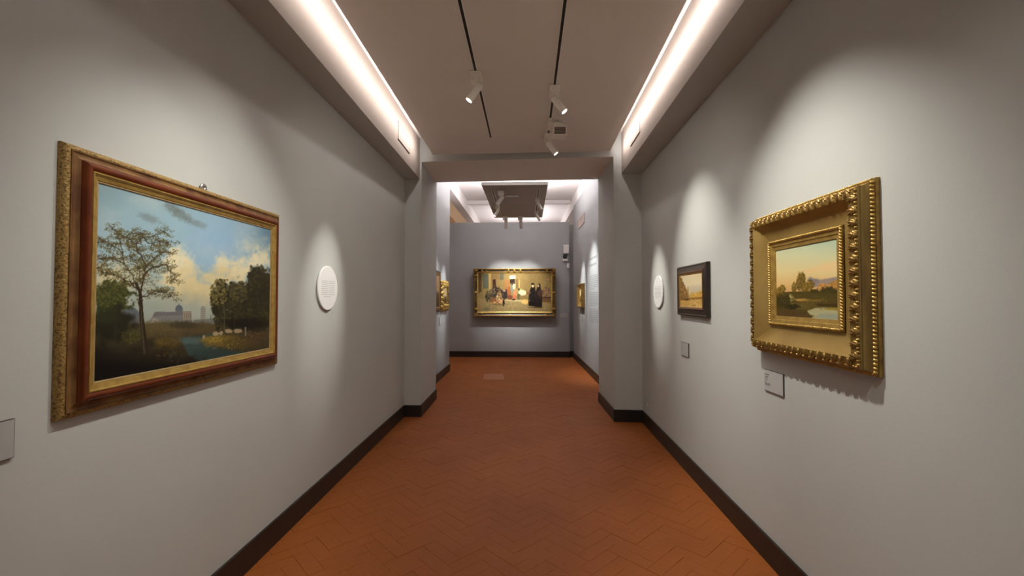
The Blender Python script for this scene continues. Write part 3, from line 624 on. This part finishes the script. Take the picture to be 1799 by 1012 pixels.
# left: large landscape in a gilt and red frame
loc, rz = on_wall('L', 2.107, 1.612)
t = thing('framed_painting', 'large landscape with bare tall tree and domed town, in red and gold frame', 'painting', loc, rz)
W_, H_ = 1.105, .724
backing(t, W_, H_, .085, .012, M['brownwood'])
canvas_part(t, W_+.006, H_+.006, .031, paint_big_landscape())
sweep(t, 'inner_slip', M['goldpale'], W_, H_, [(-.001, .030), (.0, .035), (.005, .036), (.0055, .034)])
sweep(t, 'gilt_liner', M['goldbright'], W_, H_, [(.0055, .034), (.007, .038), (.024, .043), (.028, .050), (.032, .050), (.0335, .047)])
o = sweep(t, 'red_moulding', M['red'], W_, H_, [(.0335, .046)]+arc(.034, .048, .062, .040, .010)+[(.063, .034)], True)
sweep(t, 'rubbed_cove', M['olive'], W_, H_, arc(.063, .034, .088, .027, -.004, 5)+[(.0885, .030), (.092, .030), (.0925, .026)])
sweep(t, 'speckled_outer_moulding', M['goldspeck'], W_, H_, [(.0925, .026)]+arc(.093, .027, .112, .014, .004, 6)+[(.113, .012), (.113, .0)], True)
hk = MB(); hk.lathe([(.004, -.004), (.02, -.004), (.022, 0), (.02, .004), (.004, .004), (.004, -.004)], 16, 'y'); hk.box(-.003, .003, -.004, 0, -.05, -.01)
hk.build('hanging_ring', M['steel'], t, True, loc=(.01, -.008, H_/2+.122))
# right: river in the evening, deep carved gold frame
loc, rz = on_wall('R', 2.287, 1.638)
t = thing('framed_painting', 'evening river landscape in deep carved gold frame', 'painting', loc, rz)
W_, H_ = .502, .366
backing(t, W_, H_, .19, .012, M['brownwood'])
canvas_part(t, W_+.006, H_+.006, .024, paint_river_evening())
sweep(t, 'inner_slip', M['goldbright'], W_, H_, [(-.001, .023), (0, .029), (.018, .032), (.02, .036), (.034, .038)])
bed = sweep(t, 'bead_bed', M['gold'], W_, H_, [(.034, .038), (.036, .040), (.052, .040), (.054, .034)])
beading(bed, 'rope_beading', M['goldbright'], W_, H_, .044, .038, .0135, .0145, .016, .010, .6)
sweep(t, 'deep_cove', M['goldsmooth'], W_, H_, [(.054, .030)]+arc(.056, .030, .148, .078, -.012, 9), True)
crest = sweep(t, 'crest_rail', M['gold'], W_, H_, [(.148, .078)]+arc(.15, .076, .184, .072, .003, 6)+[(.186, .071), (.187, .068)], True)
lm = [leaf_mesh('carved_leaf', .060, .042, .016, k, M['gold']) for k in range(4)]
leaves(crest, 'carved_leaf', lm, W_, H_, .166, .074, .050)
beading(crest, 'crest_beads', M['goldbright'], W_, H_, .182, .070, .017, .013, .012, .010)
sweep(t, 'side_scotia', M['goldstreak'], W_, H_, [(.187, .070), (.191, .068), (.191, .062)]+arc(.190, .062, .202, .032, -.004, 6)+[(.204, .028)], True)
# gadroons along the lower outside edge
beading(t, 'gadroon_beading', M['goldbright'], W_, H_, .2085, .022, .0165, .0165, .016, .012, .4)
sweep(t, 'back_edge', M['gold'], W_, H_, [(.204, .028), (.208, .024), (.214, .020), (.217, .016), (.2175, .0)])
# right further: black frame
loc, rz = on_wall('R', 3.865, 1.622)
t = thing('framed_painting', 'golden canal view in black wooden frame beside the round white sign', 'painting', loc, rz)
W_, H_ = .53, .275
backing(t, W_, H_, .06, .008, M['brownwood'])
canvas_part(t, W_+.004, H_+.004, .030, paint_venetian_canal())
sweep(t, 'gilt_slip', M['goldbright'], W_, H_, [(-.001, .029), (0, .033), (.006, .036), (.008, .036)])
sweep(t, 'brown_bevel', M['brownwood'], W_, H_, [(.008, .036), (.012, .040), (.022, .042), (.026, .038)])
sweep(t, 'black_outer_frame', M['blackwood'], W_, H_, [(.026, .038), (.03, .034), (.066, .030), (.072, .034), (.08, .032), (.083, .026), (.083, 0)])
# back wall: wide street scene
loc, rz = on_wall('B', -.345, 1.718); loc = (loc[0], loc[1]-.08, loc[2])
t = thing('framed_painting', 'wide street scene with two women in black, gold and dark frame', 'painting', loc, rz)
W_, H_ = 1.925, 1.02
MB().box(-.7, .7, 0, .08, .1, .3).build('hanging_batten', M['brownwood'], t)
backing(t, W_, H_, .1, .03, M['brownwood'])
canvas_part(t, W_+.01, H_+.01, .055, paint_street_scene())
sweep(t, 'inner_gilt_moulding', M['goldbright'], W_, H_, [(-.002, .053), (0, .06), (.012, .068), (.022, .085), (.032, .085), (.036, .07)])
dkc = sweep(t, 'dark_cove', M['darkgreen'], W_, H_, arc(.036, .07, .095, .10, -.012, 7), True)
sweep(t, 'outer_gilt_moulding', M['gold'], W_, H_, [(.095, .10)]+arc(.096, .101, .122, .098, .008, 6)+[(.124, .08), (.125, 0)], True)
lm2 = [leaf_mesh('corner_leaf', .17, .075, .03, k, M['gold']) for k in range(3)]
for sx in (-1, 1):
    for sz in (-1, 1):
        for k, (dx, dz, a) in enumerate(((.03, .06, 0), (.06, .03, math.pi/2), (.2, .065, .1), (.065, .17, math.pi/2))):
            link('corner_leaf', lm2[k % 3], None, dkc, (sx*(W_/2+.095-dx), -.08, sz*(H_/2+.13-dz)) if a < 1 else (sx*(W_/2+.125-dx), -.08, sz*(H_/2+.1-dz)), (0, -a, 0))
for x, z, a in ((0, H_/2+.065, 0), (.16, H_/2+.065, 0), (-.16, H_/2+.065, 0), (W_/2+.065, 0, math.pi/2), (-W_/2-.065, 0, math.pi/2)):
    link('centre_leaf', lm2[0], None, dkc, (x, -.082, z), (0, -a, 0))
# far room, left wall
loc, rz = on_wall('2L', 8.09, 1.69)
t = thing('framed_painting', 'dark brown framed picture seen edge-on just past the left doorway pier', 'painting', loc, rz)
W_, H_ = .36, .58
backing(t, W_, H_, .06, .01, M['brownwood']); canvas_part(t, W_+.004, H_+.004, .03, paint_small(3, (150, 120, 90), (90, 60, 40), (50, 34, 22)))
sweep(t, 'gilt_slip', M['goldbright'], W_, H_, [(-.001, .028), (0, .034), (.012, .036)])
sweep(t, 'brown_frame', M['brownwood'], W_, H_, [(.012, .036), (.02, .045), (.05, .045), (.056, .035)])
sweep(t, 'black_outer_edge', M['blackwood'], W_, H_, [(.056, .035), (.07, .04), (.085, .035), (.09, .02), (.09, 0)])
loc, rz = on_wall('2L', 8.80, 1.61)
t = thing('framed_painting', 'picture in pierced ornate gold frame on the far left wall', 'painting', loc, rz)
W_, H_ = .46, .32
backing(t, W_, H_, .08, .01, M['brownwood']); canvas_part(t, W_+.004, H_+.004, .03, paint_small(4, (170, 150, 110), (110, 90, 50), (60, 46, 26)))
sweep(t, 'gilt_slip', M['goldbright'], W_, H_, [(-.001, .028), (0, .034), (.015, .04), (.03, .045)])
gm = sweep(t, 'ground_moulding', M['gold'], W_, H_, arc(.03, .045, .12, .025, .006, 6)+[(.125, .02), (.125, 0)], True)
lm3 = [leaf_mesh('scrolled_leaf', .11, .075, .045, k, M['goldbright']) for k in range(4)]
leaves(gm, 'scrolled_leaf', lm3, W_, H_, .10, .03, .085); leaves(gm, 'scrolled_leaf', lm3, W_, H_, .05, .042, .10)
# far room, right wall
loc, rz = on_wall('2R', 10.17, 1.625)
t = thing('framed_painting', 'small upright picture in plain gold frame on far right wall', 'painting', loc, rz)
W_, H_ = .5, .28
backing(t, W_, H_, .08, .01, M['brownwood']); canvas_part(t, W_+.004, H_+.004, .025, paint_small(6, (216, 190, 140), (150, 110, 60), (96, 70, 40)))
sweep(t, 'inner_slip', M['goldbright'], W_, H_, [(-.001, .024), (0, .03), (.03, .034)])
sweep(t, 'gold_cove', M['goldstreak'], W_, H_, arc(.03, .034, .1, .075, -.01, 6), True)
sweep(t, 'gold_rim', M['gold'], W_, H_, [(.1, .075), (.106, .08), (.118, .08), (.124, .07), (.126, 0)])

# ------------------------------------------------------------------ signs, labels, print
def print_lines(root, rows, p, m, name='printed_lines', seed=1):
    r = random.Random(seed); mb = MB()
    for (x0, x1, z, hh) in rows:
        x = x0
        while x < x1-.002:
            L = min(x1-x, r.uniform(2.2, 5.5)*hh); mb.add([(x, -p, z), (x+L, -p, z), (x+L, -p, z+hh), (x, -p, z+hh)], [(0, 1, 2, 3)]); x += L+hh*.7
    return mb.build(name, m, root)
def round_sign(side, t_, z, label, seed):
    loc, rz = on_wall(side, t_, z); R = .176
    t = thing('round_sign', label, 'sign', loc, rz, 'round text signs')
    MB().lathe([(0, 0), (R-.012, 0), (R-.012, .006)], 64, 'y').build('backing_disc', M['edge'], t)
    MB().lathe([(0, .006), (R, .006), (R, .016), (R-.003, .018), (0, .018)], 64, 'y').build('sign_disc', M['signwhite'], t)
    rows = []
    for k in range(8):
        z = .052-k*.0150; rows += [(-.115, -.006, z, .0042), (.006, .118, z-.001, .0042)]
    rows += [(-.075, -.006, -.070, .0042), (.006, .045, -.071, .0042)]
    print_lines(t, rows, .0184, M['inkpale'], seed=seed); return t
round_sign('L', 3.50, 1.636, 'round white text sign lit on the left wall beside the red-framed landscape', 1)
round_sign('R', 4.905, 1.628, 'round white text sign on the right wall past the black-framed picture', 2)
def wall_label(side, t_, z, w_, h_, label, face, rows, seed, th=.008):
    loc, rz = on_wall(side, t_, z)
    t = thing('wall_label', label, 'label', loc, rz, 'painting labels on the walls')
    MB().box(-w_/2, w_/2, -th, 0, -h_/2, h_/2).build('label_plate', M['edge'], t)
    MB().box(-w_/2+.002, w_/2-.002, -th-.001, -th, -h_/2+.002, h_/2-.002).build('label_face', face, t)
    if rows: print_lines(t, rows, th+.0015, M['inkpale' if face is M['labeldim'] else 'ink'], seed=seed)
    return t
def rows_for(w_, h_, k):
    x0 = -w_/2+.012; top = h_/2-.03
    return [(x0, x0+.045*k, top, .006*k), (x0, x0+.035*k, top-.014*k, .005*k), (x0, x0+.03*k, top-.027*k, .004*k), (x0, x0+.018*k, top-.040*k, .004*k), (x0, x0+.06*k, top-.052*k, .004*k), (x0, x0+.05*k, top-.060*k, .004*k)]
wall_label('R', 2.615, 1.070, .2, .124, 'pale label under the carved gold frame, half in its shadow', M['labelface'], rows_for(.2, .124, 1), 3)
wall_label('R', 4.10, 1.091, .2, .124, 'small grey label below the black-framed picture', M['labeldim'], rows_for(.2, .124, 1), 4)
wall_label('L', 1.23, 1.120, .2, .12, 'grey label at the left edge beneath the large landscape', M['labeldim'], None, 5)
wall_label('B', .952, 1.118, .21, .135, 'grey label right of the wide street scene', M['labeldim'], rows_for(.21, .135, 1), 6)
wall_label('2R', 10.24, 1.12, .2, .12, 'small grey label below the small picture on far right wall', M['labeldim'], rows_for(.2, .12, 1), 7)
wall_label('2L', 8.48, 1.123, .2, .14, 'grey label below the pierced ornate gold frame', M['labeldim'], None, 8)
# introductory text printed on the far right wall
loc, rz = on_wall('2R', 8.72, 1.7)
t = thing('wall_text', 'long block of small grey text printed on the far right wall', 'wall text', loc, rz)
rows = [(-.46, .42, .63, .045), (-.46, .30, .50, .045)]
for k in range(26):
    if k in (8, 17): continue
    rows.append((-.48, .50 if k % 9 != 7 else .1, .30-k*.037, .013))
print_lines(t, rows, .0008, M['inkpale2'], seed=9)
# devices in the far corner
def device_box(name, label, cat, x, z, w_, h_, dp, grille=False):
    loc, rz = on_wall('B', x, z); t = thing(name, label, cat, loc, rz)
    bevel(MB().box(-w_/2, w_/2, -dp, 0, -h_/2, h_/2).build('housing', M['device'], t), .012, 3)
    f = MB()
    for k in range(5): f.box(-w_*.32, w_*.32, -dp-.002, -dp, -h_*.3+k*h_*.13, -h_*.3+k*h_*.13+h_*.05)
    if grille: f.build('grille', M['grille'], t)
    else: MB().lathe([(0, dp+.004), (w_*.18, dp+.004), (w_*.2, dp)], 16, 'y').build('sensor_window', M['grille'], t)
    return t
device_box('wall_speaker', 'small white box loudspeaker high on the back wall', 'speaker', 1.02, 2.865, .15, .23, .1, True)
loc, rz = on_wall('B', 1.0, 2.62); t = thing('security_camera', 'small white camera with black dome on the back wall', 'camera', loc, rz)
bevel(MB().box(-.07, .07, -.07, 0, -.08, -.01).build('mount', M['device'], t), .01, 2)
MB().lathe([(0, -.055)]+[(.055*math.cos(a), .055*math.sin(a)) for a in [math.radians(k) for k in range(-75, 90, 15)]]+[(0, .055)], 18).build('dome', M['black'], t, True, loc=(-.015, -.075, .045))
MB().box(-.02, .02, -.03, 0, -.01, .04).build('arm', M['device'], t)
device_box('motion_sensor', 'tiny white sensor near the right end of back wall', 'sensor', 1.075, 2.43, .07, .13, .06)
# switch plate low on right wall
loc, rz = on_wall('R', 5.44, .27); t = thing('wall_socket', 'small round white cover low on right wall near doorway pier', 'socket', loc, rz)
MB().lathe([(0, .006), (.016, .006), (.02, .003), (.02, 0)], 16, 'y').build('cover', M['device'], t); MB().lathe([(0, .007), (.004, .007), (.004, .006)], 8, 'y').build('screw', M['steel'], t)

# ------------------------------------------------------------------ air vents
def vent(loc, rz, label, w_, h_):
    t = thing('air_vent', label, 'vent', loc, rz, 'air vents')
    f = MB(); e = .022
    for a in ((-w_/2, w_/2, h_/2-e, h_/2), (-w_/2, w_/2, -h_/2, -h_/2+e), (-w_/2, -w_/2+e, -h_/2+e, h_/2-e), (w_/2-e, w_/2, -h_/2+e, h_/2-e)): f.box(a[0], a[1], -.012, 0, a[2], a[3])
    f.build('frame', M['ventpaint'], t); MB().box(-w_/2+e, w_/2-e, -.002, 0, -h_/2+e, h_/2-e).build('recess', M['slot'], t)
    n = 6
    for k in range(n):
        z = -h_/2+e+(k+.5)*(h_-2*e)/n; hh = (h_-2*e)/n*.44
        MB().box(-w_/2+e, w_/2-e, -.008, -.002, -hh, hh).build('slat', M['ventpaint'], t, loc=(0, 0, z))
    return t
vent((SL(5.02), 5.02, 3.40), math.pi/2+.0145, 'flush white air vent on the left bulkhead near the doorway', .5, .2)
vent((SR(4.91), 4.91, 3.405), -math.pi/2-.0125, 'flush white air vent on the right bulkhead near the doorway', .45, .19)
vent((X2(10.3), 10.3, 3.35), -math.pi/2+.0265, 'flush air vent high on the far right wall', 1.0, .23)

# ------------------------------------------------------------------ lighting tracks and spotlights
def track(x, y0, y1, z, label, wd=.034):
    t = thing('lighting_track', label, 'lighting track', (x, (y0+y1)/2, z), 0, 'lighting tracks')
    L = (y1-y0)/2
    MB().box(-wd/2, -wd*.3, -L, L, -.006, 0).box(wd*.3, wd/2, -L, L, -.006, 0).build('rail_flange', M['lampwhite'], t)
    MB().box(-wd*.3, wd*.3, -L, L, -.003, 0).build('rail_slot', M['black'], t); return t
Z1, Z2 = 3.42, 3.45
track(-.425, Y0+.3, 5.09, Z1, 'long black slot track left of centre in the ceiling panel')
track(.236, Y0+.3, 5.16, Z1, 'long black slot track right of centre in the ceiling panel')
def make_head(s=1.0):
    bx = MB().box(-.045*s, .045*s, -.075*s, .075*s, -.056*s, -.006).v
    return bx
def spotlight(x, y, z, target, label, power=1.0, cone=48, blend=.9, s=1.0, group='track spotlights', lens='lens', cool=WARM):
    t = thing('track_spotlight', label, 'spotlight', (x, y, z), 0, group)
    bevel(MB().box(-.045*s, .045*s, -.07*s, .07*s, -.062*s, -.006).build('adapter_box', M['lampwhite'], t), .004, 2)
    MB().lathe([(0, -.0005), (.004, -.0005), (.004, 0)], 8, 'z').build('screw', M['edge'], t, loc=(-.028*s, -.045*s, -.0622*s))
    piv = Vector((.012*s, .02*s, -.105*s))
    MB().tube((piv.x, piv.y, -.06*s), piv, .011*s, 10).tube(piv-Vector((.016*s, 0, 0)), piv+Vector((.016*s, 0, 0)), .013*s, 10).build('swivel_arm', M['lampwhite'], t)
    d_ = (Vector(target)-(Vector((x, y, z))+piv)).normalized(); q = d_.to_track_quat('-Z', 'Y')
    L, R = .135*s, .031*s
    b = MB(); b.lathe([(0, .03*s), (R*.86, .03*s), (R, .024*s), (R, -L), (R*.9, -L), (R*.86, -L+.012*s)], 24)
    bo = b.build('lamp_body', M['lampwhite'], t, True, loc=piv); bo.rotation_mode = 'QUATERNION'; bo.rotation_quaternion = q
    md = bo.modifiers.new('edges', 'EDGE_SPLIT'); md.split_angle = math.radians(40)
    le = MB().lathe([(0, 0), (R*.86, 0)], 24).build('lens', M[lens], bo, loc=(0, 0, -(L-.010*s)))
    l = bpy.data.lights.new('lamp_light', 'SPOT'); l.energy = PW_SPOT*power; l.color = cool; l.spot_size = math.radians(cone); l.spot_blend = blend; l.shadow_soft_size = .016*s
    lo = bpy.data.objects.new('lamp_light', l); COL.objects.link(lo); lo.parent = t; lo.location = piv+d_*(L+.004*s); lo.rotation_mode = 'QUATERNION'; lo.rotation_quaternion = q
    return t
TLx, TRx = -.425, .236
spotlight(TLx, 3.64, Z1, (-1.6, 3.48, 1.58), 'white spotlight on the left ceiling track aimed at the left wall', .42, 27, 1)
spotlight(TRx, 3.90, Z1, (1.42, 3.72, 1.72), 'larger nearest white spotlight on the right ceiling track', .40, 54, 1)
spotlight(TRx, 5.03, Z1, (1.44, 4.90, 1.60), 'white spotlight at the far end of the right ceiling track', .55, 25, 1)
spotlight(TLx, 2.25, Z1, (-1.59, 2.2, 1.36), 'white spotlight overhead aimed at the right half of the large landscape', .28, 70, 1)
spotlight(TLx, 1.55, Z1, (-1.59, 1.85, 1.5), 'white spotlight overhead aimed at the left half of the large landscape', .15, 56, 1)
spotlight(TRx, 2.2, Z1, (1.41, 2.25, 1.28), 'white spotlight overhead aimed at the carved gold frame', .48, 74, 1)
spotlight(TLx, -.4, Z1, (-1.58, -.5, 1.5), 'unseen fill spotlight added on the left ceiling track behind the viewer', .09, 70, 1)  # this pair is out of view, added for ambient light on the near walls
spotlight(TRx, -.4, Z1, (1.4, -.5, 1.5), 'unseen fill spotlight added on the right ceiling track behind the viewer', .09, 70, 1)
spotlight(TLx, 1.95, Z1, (1.44, 4.7, 1.0), 'unseen wide-beam fill spotlight added overhead on the left track, aimed across towards the right doorway pier', .2, 80, 1)  # cross-aimed pair, added out of view to brighten walls and piers near the doorway
spotlight(TRx, 1.95, Z1, (-1.62, 4.7, 1.0), 'unseen wide-beam fill spotlight added overhead on the right track, aimed across towards the left doorway pier', .22, 80, 1)
spotlight(TLx, .7, Z1, (-.7, 2.2, .0), 'unseen wide-beam fill spotlight added overhead on the left track, aimed down at the near floor', .13, 100, 1)  # out-of-view pair added to lift the near floor and its bounce
spotlight(TRx, .7, Z1, (.6, 2.2, .0), 'unseen wide-beam fill spotlight added overhead on the right track, aimed down at the near floor', .13, 100, 1)
# boxy wall-washer on the right track
t = thing('box_floodlight', 'boxy white floodlight with louvred face between the right track spotlights', 'floodlight', (TRx, 4.62, Z1), 0)
MB().box(-.02, .02, -.08, .2, -.03, -.006).build('adapter_bar', M['lampwhite'], t); MB().box(-.012, .03, -.035, .005, -.075, -.03).build('bracket', M['lampwhite'], t)
hs = MB()
hs.prism([(.03, -.06), (.17, -.06), (.17, .08), (.03, .08)], -.175, -.085)
hs.add([(.03, -.06, -.085), (.17, -.06, -.085), (.17, .08, -.085), (.03, .08, -.085), (.04, -.03, -.03), (.10, -.03, -.03), (.10, .06, -.03), (.04, .06, -.03)], [(0, 1, 5, 4), (1, 2, 6, 5), (2, 3, 7, 6), (3, 0, 4, 7), (4, 5, 6, 7)])
bevel(hs.build('housing', M['lampwhite'], t), .006, 2)
MB().box(.042, .158, -.0615, -.06, -.166, -.094).build('louvre_recess', M['slot'], t)
for k in range(5): MB().box(.042, .158, -.0675, -.0615, -.002, .002).build('louvre', M['panel2'], t, loc=(0, 0, -.158+k*.0145))

# suspended panel of the far room
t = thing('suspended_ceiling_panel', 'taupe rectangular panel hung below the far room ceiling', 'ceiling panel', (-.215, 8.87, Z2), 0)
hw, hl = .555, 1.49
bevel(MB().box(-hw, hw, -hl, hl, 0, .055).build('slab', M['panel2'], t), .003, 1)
MB().box(-hw-.002, hw+.002, -hl-.003, -hl, .002, .05).build('front_edge_trim', M['panel'], t)
for sx in (-1, 1):
    for sy in (-1, 1): MB().tube((sx*hw*.72, sy*hl*.8, .05), (sx*hw*.72, sy*hl*.8, .85), .003, 6).build('cable', M['steel'], t)
p0, p1 = at_z(869, 341, Z2), at_z(878.7, 376, Z2); track(-.615, 7.75, 9.9, Z2, 'short slot track on the left of the suspended panel', .04)
track(.19, 7.75, 9.6, Z2, 'short slot track on the right of the suspended panel', .04)
COOL = (.97, .97, .94)
def far_head(px, py, target, label, power, cone, s=.95, lens='lensdim', x=None, y=None):
    p = at_z(px, py, Z2-.03)
    return spotlight(x if x is not None else p.x, y if y is not None else p.y, Z2, target, label, power, cone, 1, s, 'spotlights of the far room', lens, COOL)
far_head(880, 338.5, (-1.68, 8.2, 1.6), 'spotlight at front left of the suspended panel, beside the white bar', .4, 40, 1.1)
far_head(871, 364, (-1.68, 8.8, 1.6), 'spotlight at rear left of the suspended panel', .8, 30, x=-.615)
far_head(944, 351, (1.28, 8.75, 1.6), 'spotlight at front right of the suspended panel with bright lens', 1.0, 62, lens='lens', x=.19)
far_head(940.5, 373, (1.25, 10.1, 1.75), 'spotlight at rear right of the suspended panel', .9, 34, x=.19)
far_head(888, 384, (-.65, 11.85, 1.75), 'left spotlight of two hanging at the rear edge of the suspended panel', 1.0, 48, 1.2, y=10.22)
far_head(914, 384, (-.05, 11.85, 1.75), 'right spotlight of two hanging at the rear edge of the suspended panel', 1.0, 48, 1.2, y=10.22)
p = at_z(899.7, 346, Z2-.02)
t = thing('emergency_light_bar', 'white bar fitting on the underside of the suspended panel', 'light bar', (p.x, p.y, Z2), 0)
bevel(MB().box(-.125, .125, -.05, .03, -.03, 0).build('housing', M['panel2'], t), .004, 1); bevel(MB().box(-.12, .12, -.062, -.05, -.032, -.004).build('diffuser', M['signwhite'], t), .003, 1)
